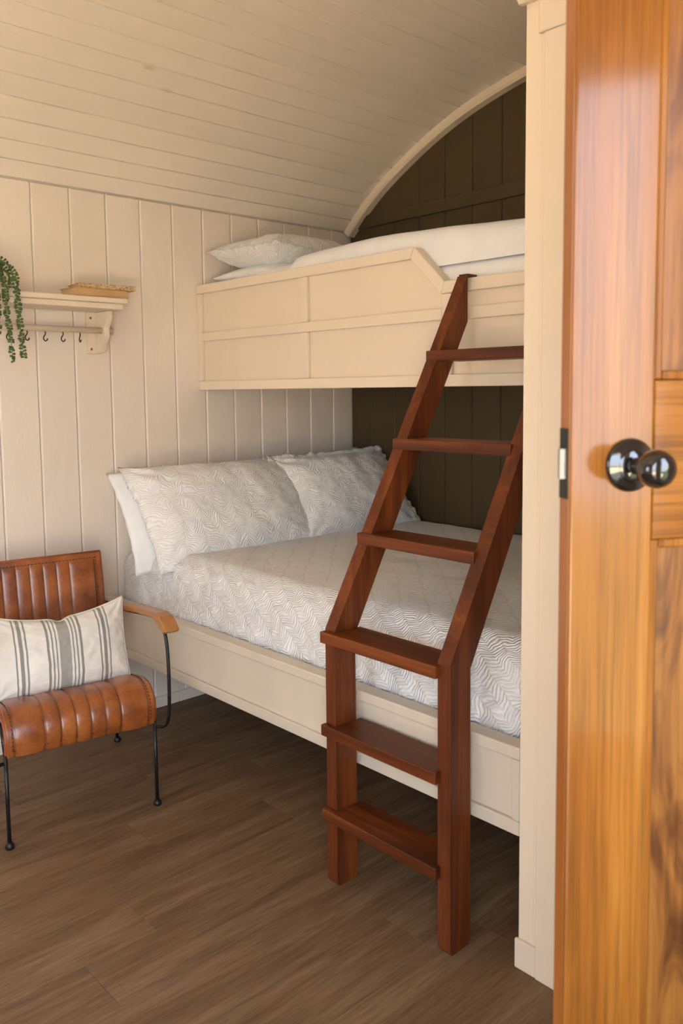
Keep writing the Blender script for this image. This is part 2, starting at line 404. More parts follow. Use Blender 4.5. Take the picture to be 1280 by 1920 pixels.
# floor planks, laid along the hut
fl = empty('floor'); fl['kind'] = 'structure'
MB().box(-.08, XR+.11, Y0-.06, YE+.08, -.05, -.0045).build('subfloor', M_back, fl)
PW, PL = .182, 1.22
fx = 1.359 - 8*PW; row = 0
fmesh = {}
while fx < XR+.1:
    x0 = max(fx, -.02); x1 = min(fx+PW, XR+.1)
    if x1 > x0+.01:
        off = (0.837 if row == 8 else 0.837 + [.41, .82, .2, .63, .98][row % 5]) if row != 10 else 1.50
        y = off - PL*4
        while y < YE:
            a = max(y, Y0); b = min(y+PL, YE)
            if b > a+.01: MB().box(x0+.0004, x1-.0004, a+.0004, b-.0004, -.004, 0).build('plank', M_floor, fl, bevel=.0005, seg=1)
            y += PL
    fx += PW; row += 1
o = MB().box(-10, 14, -12, 14, -.30, -.25).build('ground_outside', M_ground); o['kind'] = 'structure'
dk = empty('ground_bounce_deck'); dk['kind'] = 'structure'  # unseen pale deck, added to bounce sunlight up to the ceiling
for i in range(38):
    MB().box(3.45 if i < 13 else -4, 8.5, .35-.2*(i+1)+.006, .35-.2*i, -.2499, -.2).build('bounce_board', M_deck, dk)
# baseboard along the cream wall
bl = empty('baseboard_left'); bl['kind'] = 'structure'
for a, b in ((Y0, .62), (.622, 1.948), (1.95, YE)):
    MB().box(0.0003, .009, a, b, 0.0003, .049).build('baseboard_strip', M_wall, bl, bevel=.002)

# partition beside the bunks: alcove side wall, front face with doorway
PX = 2.085
pt = empty('wall_partition'); pt['kind'] = 'structure'
def part_prism(xa, xb, ya, yb, z0, name='wall_board'):
    k = 6; top = [(xb-(xb-xa)*i/k, ceil_z(xb-(xb-xa)*i/k)+.004) for i in range(k+1)]
    mb = MB(); mb.prism([(xa, z0), (xb, z0)]+top, ya, yb, 1); return mb.build(name, M_cream, pt)
DX0, DX1 = 2.225, 3.015
part_prism(PX, PX+.04, 1.60, YE, 0)
part_prism(PX+.0402, DX0, 1.60, 1.64, 0)
part_prism(DX0, DX1, 1.60, 1.64, 2.06)
part_prism(DX1, XR-.001, 1.60, 1.64, 0)
o = MB(); o.box(2.1380, DX0, 1.588, 1.5998, 0.0003, 2.149); o.build('casing', M_cream, pt, bevel=.003)
MB().box(DX0-.103, DX1+.05, 1.588, 1.5998, 2.1505, 2.222).build('casing', M_cream, pt, bevel=.003)
MB().box(PX-.006, 2.1375, 1.590, 1.5998, 0.0003, .074).build('baseboard_strip', M_cream, pt, bevel=.003)
mb = MB(); mb.prism([(1.5998, 2.223), (1.585, 2.223), (1.566, 2.245), (1.560, 2.275), (1.5998, 2.275)], PX-.012, XR-.002, 0)
mb.build('cornice', M_cream, pt, bevel=.002)

# ------------------------------------------------------------------ open door
door = empty('door_1', (2.626, .926, 0), math.atan2(.864, .503)); door['kind'] = 'structure'
# local: x along width from the free edge, y: +y is away from the face with the knob
T = .030; DWID = .79; H0, H1 = .012, 2.02
def dbox(name, x0, x1, z0, z1, m, y0=0.0, y1=T, bev=.0025):
    return MB().box(x0, x1, y0, y1, z0, z1).build(name, m, door, bevel=bev, seg=2)
SW = .117
dbox('stile', 0.0012, SW, H0, H1, M_door_z, bev=.003); dbox('stile', DWID-SW, DWID, H0, H1, M_door_z)
dbox('edge_strip', 0, .001, H0+.003, H1-.003, M_door_edge, .0035, T-.0035, bev=0)
dbox('lock_rail', SW+.0003, DWID-SW-.0003, 1.193, 1.40, M_door_x)
dbox('top_rail', SW+.0003, DWID-SW-.0003, 1.90, H1, M_door_x)
dbox('bottom_rail', SW+.0003, DWID-SW-.0003, H0, .22, M_door_x)
mx = DWID/2
dbox('muntin', mx-.05, mx+.05, .2203, 1.1927, M_door_z); dbox('muntin', mx-.05, mx+.05, 1.4003, 1.8997, M_door_z)
def panel_mat():
    m, t, b = new_mat('figured_panel_wood')
    v = coords(t, (16, 16, 3.2)); n1 = N(t, 'ShaderNodeTexNoise', Scale=1.0, Detail=4.0, Roughness=0.55, Distortion=2.2); t.links.new(v, n1.inputs['Vector'])
    c = ramp(t, n1.outputs[0], [(0.30, (0.09, 0.028, 0.006)), (0.42, (0.19, 0.068, 0.012)), (0.52, (0.29, 0.112, 0.019)), (0.8, (0.34, 0.14, 0.026))])
    v2 = coords(t, (150, 150, 4)); n2 = N(t, 'ShaderNodeTexNoise', Scale=1.0, Detail=3.0); t.links.new(v2, n2.inputs['Vector'])
    f = ramp(t, n2.outputs[0], [(0.35, (0.72, 0.7, 0.68)), (0.55, (1, 1, 1))]); c = mixc(t, 1.0, c, f, 'MULTIPLY')
    t.links.new(c, b.inputs['Base Color']); b.inputs['Roughness'].default_value = 0.35; b.inputs['Coat Weight'].default_value = 0.5; b.inputs['Coat Roughness'].default_value = 0.12
    return m
M_panel = panel_mat()
for z0, z1 in ((.22, 1.193), (1.40, 1.90)):
    for x0, x1 in ((SW, mx-.05), (mx+.05, DWID-SW)):
        q = dbox('panel', x0+.0004, x1-.0004, z0+.0004, z1-.0004, M_panel, .010, T-.010, bev=0)
        mb = MB()   # moulding round the panel
        a, b_, c_, d_ = x0+.0004, x1-.0004, z0+.0004, z1-.0004; mw = .012
        for yy0, yy1 in ((.003, .0098),):
            mb.box(a, a+mw, yy0, yy1, c_, d_); mb.box(b_-mw, b_, yy0, yy1, c_, d_); mb.box(a+mw, b_-mw, yy0, yy1, c_, c_+mw); mb.box(a+mw, b_-mw, yy0, yy1, d_-mw, d_)
        mb.build('panel_moulding', M_door_z, q, bevel=.003)
# furniture on the free edge
o = dbox('latch_plate', -.0016, 0.0, 1.205+.045, 1.385-.045, M_darkmetal, .004, T-.004, bev=.0004)
mb = MB(); mb.prism([(.008, -.009), (.008, 0), (T-.008, 0), (T-.008, -.004)], 1.276, 1.314, 2)
me = mb.mesh(); 
for v in me.vertices: v.co = Vector((v.co.y-.0016, v.co.x, v.co.z))
link('latch_bolt', me, M_steel, door)
KZ = 1.292
prof_rose = [(.0001, -.001), (.034, -.001), (.0345, -.004), (.032, -.0075), (.024, -.0095), (.021, -.013), (.014, -.016), (.0001, -.016)]
o = MB().lathe([(r, h) for r, h in prof_rose], (.0824, 0, KZ), 'y', 48).build('rose', M_blackgloss, door); autosmooth(o, 50)
kn = [(.0001, -.015), (.0105, -.015), (.0095, -.030), (.010, -.038), (.0155, -.0425), (.0215, -.050), (.0240, -.059), (.0228, -.067), (.0180, -.075), (.0105, -.0795), (.0001, -.081)]
kp = [(p.x, p.y) for p in spline([Vector((r, h, 0)) for r, h in kn], 5)]
o = MB().lathe([(max(r, .0001), h) for r, h in kp], (.0824, 0, KZ), 'y', 40).build('knob', M_blackgloss, door, smooth=True)
# second knob on the far side
o = MB().lathe([(max(r, .0001), -h+T) for r, h in kp], (.0824, 0, KZ), 'y', 32).build('knob', M_blackgloss, door, smooth=True)
for hz in (.25, 1.75):
    o = MB().tube([(DWID+.006, T+.004, hz-.045), (DWID+.006, T+.004, hz+.045)], .006).build('hinge', M_brass, door)

# ------------------------------------------------------------------ upper bunk
bk = empty('upper_bunk', (1.04, 2.6, 1.40))
tag(bk, 'cream panelled upper bunk with a raised guard board, fixed high across the alcove', 'bunk bed')
off = Vector((-1.04, -2.6, -1.40))
def bkbox(name, x0, x1, y0, y1, z0, z1, bev=.003):
    return MB().box(x0+off.x, x1+off.x, y0+off.y, y1+off.y, z0+off.z, z1+off.z).build(name, M_cream, bk, bevel=bev)
def bkprism(name, pts, y0, y1, bev=.003):
    mb = MB(); mb.prism([(p[0]+off.x, p[1]+off.z) for p in pts], y0+off.y, y1+off.y, 1); return mb.build(name, M_cream, bk, bevel=bev)
BF, BT = 2.100, .015
X1 = PX-.002
bkprism('front_board', [(.003, 1.403), (X1-.001, 1.403), (X1-.001, 1.735), (1.428, 1.735), (1.298, 1.859), (.003, 1.859)], BF+BT, BF+.04, .002)
bkbox('frame_rail', .001, X1, BF, BF+BT, 1.40, 1.439); bkbox('frame_rail', .031, 1.4175, BF, BF+BT, 1.615, 1.653)
bkbox('frame_rail', 1.4585, X1, BF, BF+BT, 1.611, 1.650)
bkprism('frame_rail', [(.001, 1.824), (1.284, 1.824), (1.300, 1.862), (.001, 1.862)], BF-.002, BF+.042)
bkprism('frame_rail', [(1.2845, 1.824), (1.4175, 1.697), (1.430, 1.738), (1.3005, 1.862)], BF-.002, BF+.042)
bkprism('frame_rail', [(1.4180, 1.698), (X1, 1.698), (X1, 1.738), (1.4305, 1.738)], BF-.002, BF+.042)
for x0, x1, z0, z1 in ((.001, .031, 1.439, 1.824), (.70, .752, 1.439, 1.615), (.70, .752, 1.653, 1.824), (1.4175, 1.4585, 1.439, 1.6975)):
    bkbox('frame_stile', x0, x1, BF, BF+BT, z0+.0003, z1-.0003)
bkbox('base_board', .002, X1, BF+.042, YE-.002, 1.405, 1.425, .001)
# ------------------------------------------------------------------ lower bed frame
bd = empty('double_bed', (1.04, 2.3, 0))
tag(bd, 'cream built-in double bed with a panelled side rail, below the upper bunk', 'bed')
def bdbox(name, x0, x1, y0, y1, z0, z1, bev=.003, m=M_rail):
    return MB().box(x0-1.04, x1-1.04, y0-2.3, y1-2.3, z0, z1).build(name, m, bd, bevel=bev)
RF = 1.600
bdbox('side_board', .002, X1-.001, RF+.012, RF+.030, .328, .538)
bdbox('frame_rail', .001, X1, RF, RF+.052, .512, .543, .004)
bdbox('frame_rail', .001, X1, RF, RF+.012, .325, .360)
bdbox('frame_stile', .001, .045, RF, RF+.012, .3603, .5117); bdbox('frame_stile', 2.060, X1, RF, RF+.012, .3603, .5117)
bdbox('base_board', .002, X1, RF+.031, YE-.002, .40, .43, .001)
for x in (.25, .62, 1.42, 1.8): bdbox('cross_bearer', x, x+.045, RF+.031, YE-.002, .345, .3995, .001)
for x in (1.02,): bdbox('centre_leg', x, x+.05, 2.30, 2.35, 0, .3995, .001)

# ------------------------------------------------------------------ soft goods
def rounded_cover(name, x0, x1, y0, y1, z0, z1, r, m, disp, parent=None, step=.014, uvrot=0.0):
    """box with rounded upper edges as one cloth surface: front drop, top and ends"""
    def axis_pts(a, b, drop, both=True):
        L = [-drop+drop*i/max(1, int(drop/step)) for i in range(int(drop/step))]
        k = int((b-a)/step); return L, [a+(b-a)*i/k for i in range(k+1)]
    H = z1-z0; k = max(3, int(H/step))
    def lst(a, b):
        kk = int((b-a)/step)
        return [(a, -H+H*i/k) for i in range(k)] + [(a+(b-a)*i/kk, 0.0) for i in range(kk+1)] + [(b, -H*(i+1)/k) for i in range(k)]
    X = lst(x0, x1); Y = lst(y0, y1)
    verts = []; uvs = []; nx, ny = len(X), len(Y)
    for i, (x, dx) in enumerate(X):
        for j, (y, dy) in enumerate(Y):
            z = z1 + min(dx, dy) if (dx < 0 or dy < 0) else z1
            if dx < 0 and dy < 0: z = z1+min(dx, dy)
            p = Vector((x, y, z))
            q = Vector((min(max(x, x0+r), x1-r), min(max(y, y0+r), y1-r), min(z, z1-r)))
            d = p-q
            if d.length > 1e-6: nrm = d.normalized()
            else: nrm = Vector((0, 0, 1))
            if d.length > r: p = q+nrm*r
            ux = x + (dx if x <= x0+1e-6 else -dx); uy = y + (dy if y <= y0+1e-6 else -dy)
            p = p + disp(p, nrm)
            verts.append(p); uvs.append((ux, uy))
    faces = [(i*ny+j, (i+1)*ny+j, (i+1)*ny+j+1, i*ny+j+1) for i in range(nx-1) for j in range(ny-1)]
    me = bpy.data.meshes.new(name); me.from_pydata(verts, [], faces)
    ul = me.uv_layers.new(name='UVMap'); cs, sn = math.cos(uvrot), math.sin(uvrot)
    for lp in me.loops:
        u, v = uvs[lp.vertex_index]; ul.data[lp.index].uv = (u*cs+v*sn, -u*sn+v*cs)
    me.validate()
    bm = bmesh.new(); bm.from_mesh(me); bmesh.ops.recalc_face_normals(bm, faces=bm.faces)
    top = max(bm.faces, key=lambda f: f.calc_center_median().z)
    if top.normal.z < 0: bmesh.ops.reverse_faces(bm, faces=bm.faces)
    bm.to_mesh(me); bm.free()
    return link(name, me, m, parent, smooth=True)

mt = MB().box(.03, 2.07, 1.68, 3.02, .431, .73).build('mattress', M_linen, None, bevel=.04)
tag(mt, 'thick double mattress under a white ribbed bedspread on the lower bed', 'mattress')
def bed_disp(p, n):
    f = max(0.0, -n.y); top = max(0.0, n.z)
    d = .0050*nz(p.x*3.2, p.y*3.2, 1.0)*top + .004*nz(p.x*9, p.y*9, 3)*top
    fold = .010*nz(p.x*13, p.z*2.2, 5) + .005*nz(p.x*38, p.z*5, 9)
    d += f*(fold+.004*math.sin(p.x*4))
    sag = -.020*(1-min(1, max(0, (p.x-.0)/.35)))*top
    return n*d + Vector((0, 0, sag))
sp_ = rounded_cover('bedspread', .012, 2.078, 1.664, 3.044, .475, .765, .090, M_quilt_bed, bed_disp, mt, .0125, uvrot=math.radians(45))

def pillow(name, W, Hh, Tk, m, frame, label, cat='pillow', group=None, seed=0, flange=0.0, nu=64, nv=44, wr=.006, sag=0.0, crease=0.0, parts=None, power=2.6, pinch=.06):
    """closed cushion, long side along local x, height along local y, thickness along z"""
    verts = []; uvs = []; idx = {}
    def outline(u, v):
        x = u*W/2*(1-pinch*(1-abs(v)**2)*abs(u)**3); y = v*Hh/2*(1-pinch*(1-abs(u)**2)*abs(v)**3)
        return x, y
    for side in (1, -1):
        for i in range(nu+1):
            for j in range(nv+1):
                u = -1+2*i/nu; v = -1+2*j/nv
                edge = i in (0, nu) or j in (0, nv)
                if edge and side == -1: idx[(side, i, j)] = idx[(1, i, j)]; continue
                x, y = outline(u, v)
                fu = 1-flange/(W/2); fv = 1-flange/(Hh/2)
                uu = min(1, abs(u)/fu); vv = min(1, abs(v)/fv)
                h = (max(0, 1-uu**power)*max(0, 1-vv**power))**.62 * Tk/2
                wv = wr*(nz(u*3.1+seed, v*2.6, side*.7)+.6*nz(u*7+seed, v*6.2, side+4)+.28*nz(u*17+seed, v*13, side+8))
                rim = min(1, (1-max(abs(u), abs(v)))*9)
                cr = wr*1.8*(1-rim)*nz(u*9+seed, v*9, 2.2)
                # radial gathers toward the corners
                cdist = math.hypot(1-abs(u), 1-abs(v)); ang = math.atan2(1-abs(v), 1-abs(u)+1e-6)
                ga = wr*.9*math.sin(ang*11+seed)*max(0, 1-cdist*1.3)*rim
                z = side*(h+(wv+ga)*rim*.9+.0012) + cr
                y2 = y - sag*(1-v)*0.0 - sag*(1-u*u)*max(0, v) - crease*math.exp(-((u-.02)/.10)**2)*max(0, v)**4
                idx[(side, i, j)] = len(verts); verts.append((x, y2, z)); uvs.append((x+seed*.13, y))
    faces = []
    for side in (1, -1):
        for i in range(nu):
            for j in range(nv):
                q = [idx[(side, i, j)], idx[(side, i+1, j)], idx[(side, i+1, j+1)], idx[(side, i, j+1)]]
                faces.append(q if side == 1 else q[::-1])
    me = bpy.data.meshes.new(name); me.from_pydata(verts, [], faces)
    ul = me.uv_layers.new(name='UVMap')
    for lp in me.loops: ul.data[lp.index].uv = uvs[lp.vertex_index]
    o = link(name, me, m, None, smooth=True)
    o.matrix_world = frame
    tag(o, label, cat, group)
    return o
def frame(c, xa, ya):
    xa = Vector(xa).normalized(); ya = Vector(ya); ya = (ya-xa*ya.dot(xa)).normalized(); za = xa.cross(ya)
    Mx = Matrix.Identity(4)
    for i in range(3): Mx[i][0] = xa[i]; Mx[i][1] = ya[i]; Mx[i][2] = za[i]
    Mx.translation = Vector(c); return Mx
LG = 'pillows leaning on the cream wall at the head of the double bed'
up = Vector((-.27, 0, .33))
# plain pillows at the back
pillow('pillow', .73, .45, .12, M_linen, frame((.175, 1.965, .870), (0, 1, .0), (-.20, 0, .36)), 'smooth white pillow standing behind the nearer textured pillow, its edge showing at the bed corner', group=LG, seed=3, wr=.006, nu=48, nv=32)
pillow('pillow', .70, .45, .12, M_linen, frame((.165, 2.675, .888), (0, 1, .03), (-.18, 0, .36)), 'smooth white pillow mostly hidden behind the far textured pillow beside the dark wall', group=LG, seed=5, wr=.006, nu=48, nv=32)
pillow('pillow', .86, .50, .20, M_quilt_pil, frame((.315, 2.035, .900), (.02, 1, .0), up), 'large textured white pillow leaning at the near corner of the double bed', group=LG, seed=1, flange=.012, wr=.010, nu=110, nv=70, pinch=.05)
pillow('pillow', .72, .48, .19, M_quilt_pil, frame((.365, 2.665, .922), (.04, 1, .015), up), 'textured white pillow with a folded-over corner, next to the dark wall on the double bed', group=LG, seed=2, flange=.03, wr=.011, nu=100, nv=66, pinch=.05)

# upper bunk bedding
um = MB().box(.03, X1-.02, 2.150, 3.03, 1.4255, 1.75).build('mattress', M_linen, None, bevel=.03)
tag(um, 'white sheeted single mattress on the upper bunk, seen above the lowered guard board', 'mattress')
def us_disp(p, n):
    return n*(.006*nz(p.x*2.3, p.y*3, p.z*14)+.004*nz(p.x*5, p.y*6, p.z*20))
rounded_cover('fitted_sheet', .022, X1-.012, 2.144, 3.036, 1.47, 1.812, .045, M_linen, us_disp, um, .018)
def dv_disp(p, n):
    d = .012*nz(p.x*1.7, p.y*2.2, 4)+.006*nz(p.x*4.5, p.y*6, p.z*10)
    bulge = .042*math.exp(-((p.x-1.05)/.55)**2)*max(0, n.z)
    return n*d + Vector((0, 0, bulge-.02*max(0, n.z)*(p.x < .6)))
dv = rounded_cover('duvet', .34, X1-.014, 2.143, 3.030, 1.795, 1.902, .056, M_linen, dv_disp, None, .018)
tag(dv, 'plump smooth white duvet spread over the upper bunk', 'duvet')
UG = 'pillows on the upper bunk'
pillow('pillow', .76, .46, .14, M_linen, frame((.285, 2.52, 1.885), (.0, 1, 0), (-1, 0, .03)), 'smooth white pillow lying flat under another on the upper bunk', group=UG, seed=8, wr=.005, nu=48, nv=32)
pillow('pillow', .78, .50, .18, M_quilt_pil, frame((.28, 2.51, 1.972), (.0, 1, -.065), (-1, 0, .03)), 'textured white pillow on top of another at the wall end of the upper bunk', group=UG, seed=9, flange=.01, wr=.008, nu=90, nv=56)

# ------------------------------------------------------------------ ladder
ld = empty('bunk_ladder', (1.7275, 1.55, 0))
tag(ld, 'reddish brown wooden ladder with six treads leaning against the upper bunk', 'ladder')
LO = Vector((-1.7275, -1.55, 0))
SL = .572
def fy(z): return 1.504 + SL*max(0, z-.735)
ZT = 1.741; YT = 2.0985
def stile(x0, x1):
    a = LO
    # lower upright (vertical) and upper raking member, joined as one stile
    pts = [(1.504, 0.0), (1.582, 0.0), (1.582, .705), (fy(1.607)+.079, 1.607-.0), (YT, 1.612), (YT, ZT), (fy(ZT), ZT), (1.504, .735)]
    pts = [(1.512, 0.0), (1.575, 0.0), (1.582, .010), (1.580, .712), (2.0750, 1.600), (2.0750, ZT), (fy(ZT)-.004, ZT), (1.504, .735), (1.504, .010)]
    mb = MB(); mb.prism([(p[0]+a.y, p[1]) for p in pts], x0+a.x, x1+a.x, 0)
    return mb.build('stile', M_lad_z, ld, bevel=.004)
stile(1.505, 1.545); stile(1.912, 1.952)
for x0, x1 in ((1.507, 1.543), (1.914, 1.950)):
    MB().box(x0+LO.x, x1+LO.x, 2.078+LO.y, 2.125+LO.y, ZT+.0005, ZT+.0065).build('rest_plate', M_lad_z, ld, bevel=.002)
for z in (1.508, 1.249, .988, .731, .467, .223):
    yb = fy(z)-.020; dep = .114
    pts = [(1.5035, yb), (1.9215, yb), (1.9215, yb+.0195), (1.9117, yb+.0195), (1.9117, yb+dep), (1.5453, yb+dep), (1.5453, yb+.0195), (1.5035, yb+.0195)]
    # treads housed between the stiles, with a lip lapping over their front edges
    mb = MB(); mb.prism([(p[0]+LO.x, p[1]+LO.y) for p in pts], z-.032, z, 2)
    mb.build('tread', M_lad_x, ld, bevel=.003)

# ------------------------------------------------------------------ armchair
ch = empty('armchair', (.737, 1.148, 0), math.atan2(-.157, .988))
tag(ch, 'low tan leather armchair with black metal legs, against the cream wall', 'armchair')
def leather(name, vert):
    m, t, b = new_mat(name); v = coords(t)
    n = N(t, 'ShaderNodeTexNoise', Scale=7.0, Detail=6.0, Roughness=0.6); t.links.new(v, n.inputs['Vector'])
    c = ramp(t, n.outputs[0], [(0.28, (0.15, 0.036, 0.008)), (0.5, (0.33, 0.092, 0.018)), (0.72, (0.48, 0.165, 0.038))])
    s = N(t, 'ShaderNodeTexNoise', Scale=34.0, Detail=3.0, Distortion=1.5); t.links.new(v, s.inputs['Vector'])
    f = ramp(t, s.outputs[0], [(0.3, (0.82, 0.80, 0.78)), (0.6, (1, 1, 1))]); c = mixc(t, 1.0, c, f, 'MULTIPLY')
    at = N(t, 'ShaderNodeAttribute', attribute_name='seam')
    c = mixc(t, at.outputs['Fac'], c, (0.10, 0.022, 0.006))
    t.links.new(c, b.inputs['Base Color']); b.inputs['Roughness'].default_value = 0.38
    b.inputs['Coat Weight'].default_value = 0.55; b.inputs['Coat Roughness'].default_value = 0.2
    vo = N(t, 'ShaderNodeTexVoronoi', Scale=260.0); t.links.new(v, vo.inputs['Vector'])
    bump(t, b, vo.outputs['Distance'], 0.10, 0.001); return m
M_lea = leather('tan_leather', True)
M_lea_edge = simple('leather_edge', (0.27, 0.068, 0.018), 0.5, nscale=50, nvar=0.2)
M_thread = simple('dark_waxed_thread', (0.05, 0.014, 0.006), 0.7)
SEAMS = [-.213, -.120, -.072, -.024, .024, .072, .120, .213]
def channel(y):
    for a, b in zip(SEAMS, SEAMS[1:]):
        if a <= y <= b:
            t = (y-a)/(b-a); w_ = b-a; return (math.sin(PI*t))**.5*(0.0034 if w_ < .06 else .0058)
    return 0.0
def seamness(y):
    d = min(abs(y-s) for s in SEAMS); return max(0.0, 1-d/.006)
def sling(name, path, width, pad0, pad1, thick=.008):
    """leather sling: path of (x,z) swept over y, with padded channels between path fractions pad0..pad1"""
    P = spline([Vector((p[0], 0, p[1])) for p in path], 7); n = len(P)
    L = [0]
    for a, b in zip(P, P[1:]): L.append(L[-1]+(b-a).length)
    ysm = sorted(set([round(-width/2+width*i/110, 5) for i in range(111)]+SEAMS)); m = len(ysm)
    mb = MB(); col = []
    for i, p in enumerate(P):
        t = (P[min(i+1, n-1)]-P[max(i-1, 0)]).normalized(); nn = Vector((-t.z, 0, t.x))
        f = L[i]; e = min(1, max(0, (f-pad0)/.012))*min(1, max(0, (pad1-f)/.012)); e = e**.5 if e > 0 else 0
        for yv in ysm:
            h = thick + channel(yv)*e*(1 if abs(yv) < .213 else 0)
            q = p+nn*h; mb.v.append((q.x, yv, q.z)); col.append(seamness(yv)*e*.75)
    for i, p in enumerate(P):
        t = (P[min(i+1, n-1)]-P[max(i-1, 0)]).normalized(); nn = Vector((-t.z, 0, t.x))
        for yv in ysm: mb.v.append((p.x, yv, p.z)); col.append(0.0)
    k = n*m
    for i in range(n-1):
        for j in range(m-1):
            a = i*m+j; mb.f.append((a, a+1, a+m+1, a+m)); mb.f.append((k+a, k+a+m, k+a+m+1, k+a+1))
    for j in range(m-1):
        mb.f.append((j, k+j, k+j+1, j+1)); a = (n-1)*m+j; mb.f.append((a, a+1, k+a+1, k+a))
    for i in range(n-1):
        a = i*m; mb.f.append((a, a+m, k+a+m, k+a)); a = i*m+m-1; mb.f.append((a, k+a, k+a+m, a+m))
    me = mb.mesh(name); at = me.attributes.new('seam', 'FLOAT', 'POINT'); at.data.foreach_set('value', col)
    return link(name, me, M_lea, ch, smooth=True), P, L
# seat from the lower front edge over the front roll and back
seat_path = [(-.006, .288), (.004, .316), (.006, .346), (-.002, .373), (-.020, .394), (-.050, .409), (-.095, .412), (-.17, .400), (-.26, .378), (-.36, .358), (-.45, .350)]
seat, SP, SLn = sling('seat', seat_path[::-1], .470, .03, 9, .008)
bpath = [(-.487, .470), (-.497, .55), (-.510, .64), (-.524, .72), (-.537, .786)]
back, BP, BLn = sling('backrest', bpath[::-1], .478, .024, 9, .008)
# stitching along the seams of seat and back
def stitch_row(pts, nrm, parent, ln=.007, gap=.0125):
    mb = MB(); acc = 0.0
    for a, b in zip(pts, pts[1:]):
        a = Vector(a); b = Vector(b); d = (b-a); l = d.length
        if l < 1e-9: continue
        d.normalize(); s = -acc
        while s < l:
            if s >= 0:
                c = a+d*s+nrm(a)*.0012; mb.tube([c-d*ln/2+d*0, c+d*ln/2+nrm(a).cross(d)*.0015], .0013, 5)
            s += gap
        acc = (l-(s-gap)) if True else 0
        acc = gap-(s-l) if s > l else 0
    return mb.build('stitching', M_thread, parent, smooth=True)
def surf(P, L, f, yv, th=.0085):
    for i in range(len(P)-1):
        if L[i] <= f <= L[i+1]+1e-9:
            t = (f-L[i])/(L[i+1]-L[i]); p = P[i].lerp(P[i+1], t); tt = (P[i+1]-P[i]).normalized(); nn = Vector((-tt.z, 0, tt.x))
            q = p+nn*th; return Vector((q.x, yv, q.z)), nn
    return None
for P, L, par, f_edge, fa, fb in ((SP, SLn, seat, SLn[-1]-.022, SLn[-1]*.35, SLn[-1]-.02), (BP, BLn, back, .020, .02, BLn[-1]-.02)):
    pp = [surf(P, L, f_edge, -.213+.426*i/40)[0] for i in range(41)]; n0 = surf(P, L, f_edge, 0)[1]
    stitch_row(pp, lambda a, n0=n0: n0, par)
    for yv in (-.219, .219):
        K = 26; fs = [fa+(fb-fa)*i/K for i in range(K+1)]
        pp = [surf(P, L, f, yv)[0] for f in fs]
        def nf(a, P=P): 
            i = min(range(len(P)-1), key=lambda i: (P[i]-Vector((a.x, 0, a.z))).length); tt = (P[i+1]-P[i]).normalized(); return Vector((-tt.z, 0, tt.x))
        stitch_row(pp, nf, par)
# piped leather edges
for P, par in ((SP, seat), (BP, back)):
    for yv in (-.236, .236):
        MB().tube([(p.x, yv*(1.0 if par is seat else 1.015), p.z) for p in P], .0065, 8).build('edge_piping', M_lea_edge, par, smooth=True)
MB().tube([(BP[0].x, -.242, BP[0].z), (BP[0].x, .242, BP[0].z)], .006, 8).build('edge_piping', M_lea_edge, back, smooth=True)
MB().tube([(SP[-1].x, -.236, SP[-1].z), (SP[-1].x, .236, SP[-1].z)], .0055, 8).build('edge_piping', M_lea_edge, seat, smooth=True)
R_ = .0062
for s in (-1, 1):
    w1_ = .238*s; w2 = .262*s if s > 0 else -.290
    mb = MB().tube([(0.0, w1_, .020), (-.002, w1_, .295)], R_, 12); o = mb.build('leg', M_iron, ch, smooth=True)
    MB().lathe([(.0001, 0), (.0125, 0), (.014, .004), (.013, .012), (.007, .021), (.0001, .022)], (0.0, w1_, 0), 'z', 20).build('foot', M_iron, o, smooth=True)
    mb = MB().tube([(-.585, .30*s, .018), (-.46, w1_*1.0, .335)], R_, 12); o = mb.build('leg', M_iron, ch, smooth=True)
    MB().lathe([(.0001, 0), (.0125, 0), (.014, .004), (.013, .012), (.007, .020), (.0001, .021)], (-.588, .301*s, 0), 'z', 20).build('foot', M_iron, o, smooth=True)
    arm = spline([(-.520, w1_*.95, .600), (-.495, w2*.99, .590), (-.44, w2, .588), (-.30, w2, .603), (-.12, w2, .628), (-.01, w2, .636), (.040, w2, .618), (.066, w2, .57), (.076, w2, .48), (.073, w2, .38), (.060, w2, .315), (.025, w2, .278), (-.004, w1_*1.03, .270)], 8)
    MB().tube(arm, .0058, 12).build('arm_rod', M_iron, ch, smooth=True)
    MB().tube([(-.002, w1_, .292), (-.04, w1_, .365), (-.15, w1_, .385), (-.30, w1_, .372), (-.46, w1_, .335), (-.500, w1_*.93, .46), (-.528, w1_*.93, .62), (-.556, w1_*.93, .775)], R_, 10).build('side_rod', M_iron, ch, smooth=True)
    # wooden armrest with a drooping front end
    top = [(-.47, .606), (-.42, .612), (-.30, .625), (-.15, .650), (-.02, .664), (.03, .668), (.062, .663), (.096, .646), (.120, .624)]
    bot = [(.094, .612), (.076, .620), (.045, .634), (.02, .643), (-.02, .643), (-.15, .629), (-.30, .606), (-.42, .594), (-.47, .590)]
    mb = MB(); mb.prism(top+bot, w2-.026, w2+.026, 1)
    me = mb.mesh('armrest')
    for v in me.vertices:   # wood narrows slightly to the back
        f = min(1, max(0, (v.co.x+.47)/.5)); v.co.y = w2 + (v.co.y-w2)*(.72+.28*f)
    link('armrest', me, M_arm, ch, bevel=.006, seg=3)
MB().tube([(-.02, -.238, .285), (-.02, .238, .285)], R_, 10).build('cross_rod', M_iron, ch, smooth=True)
MB().tube([(-.46, -.238, .335), (-.46, .238, .335)], R_, 10).build('cross_rod', M_iron, ch, smooth=True)

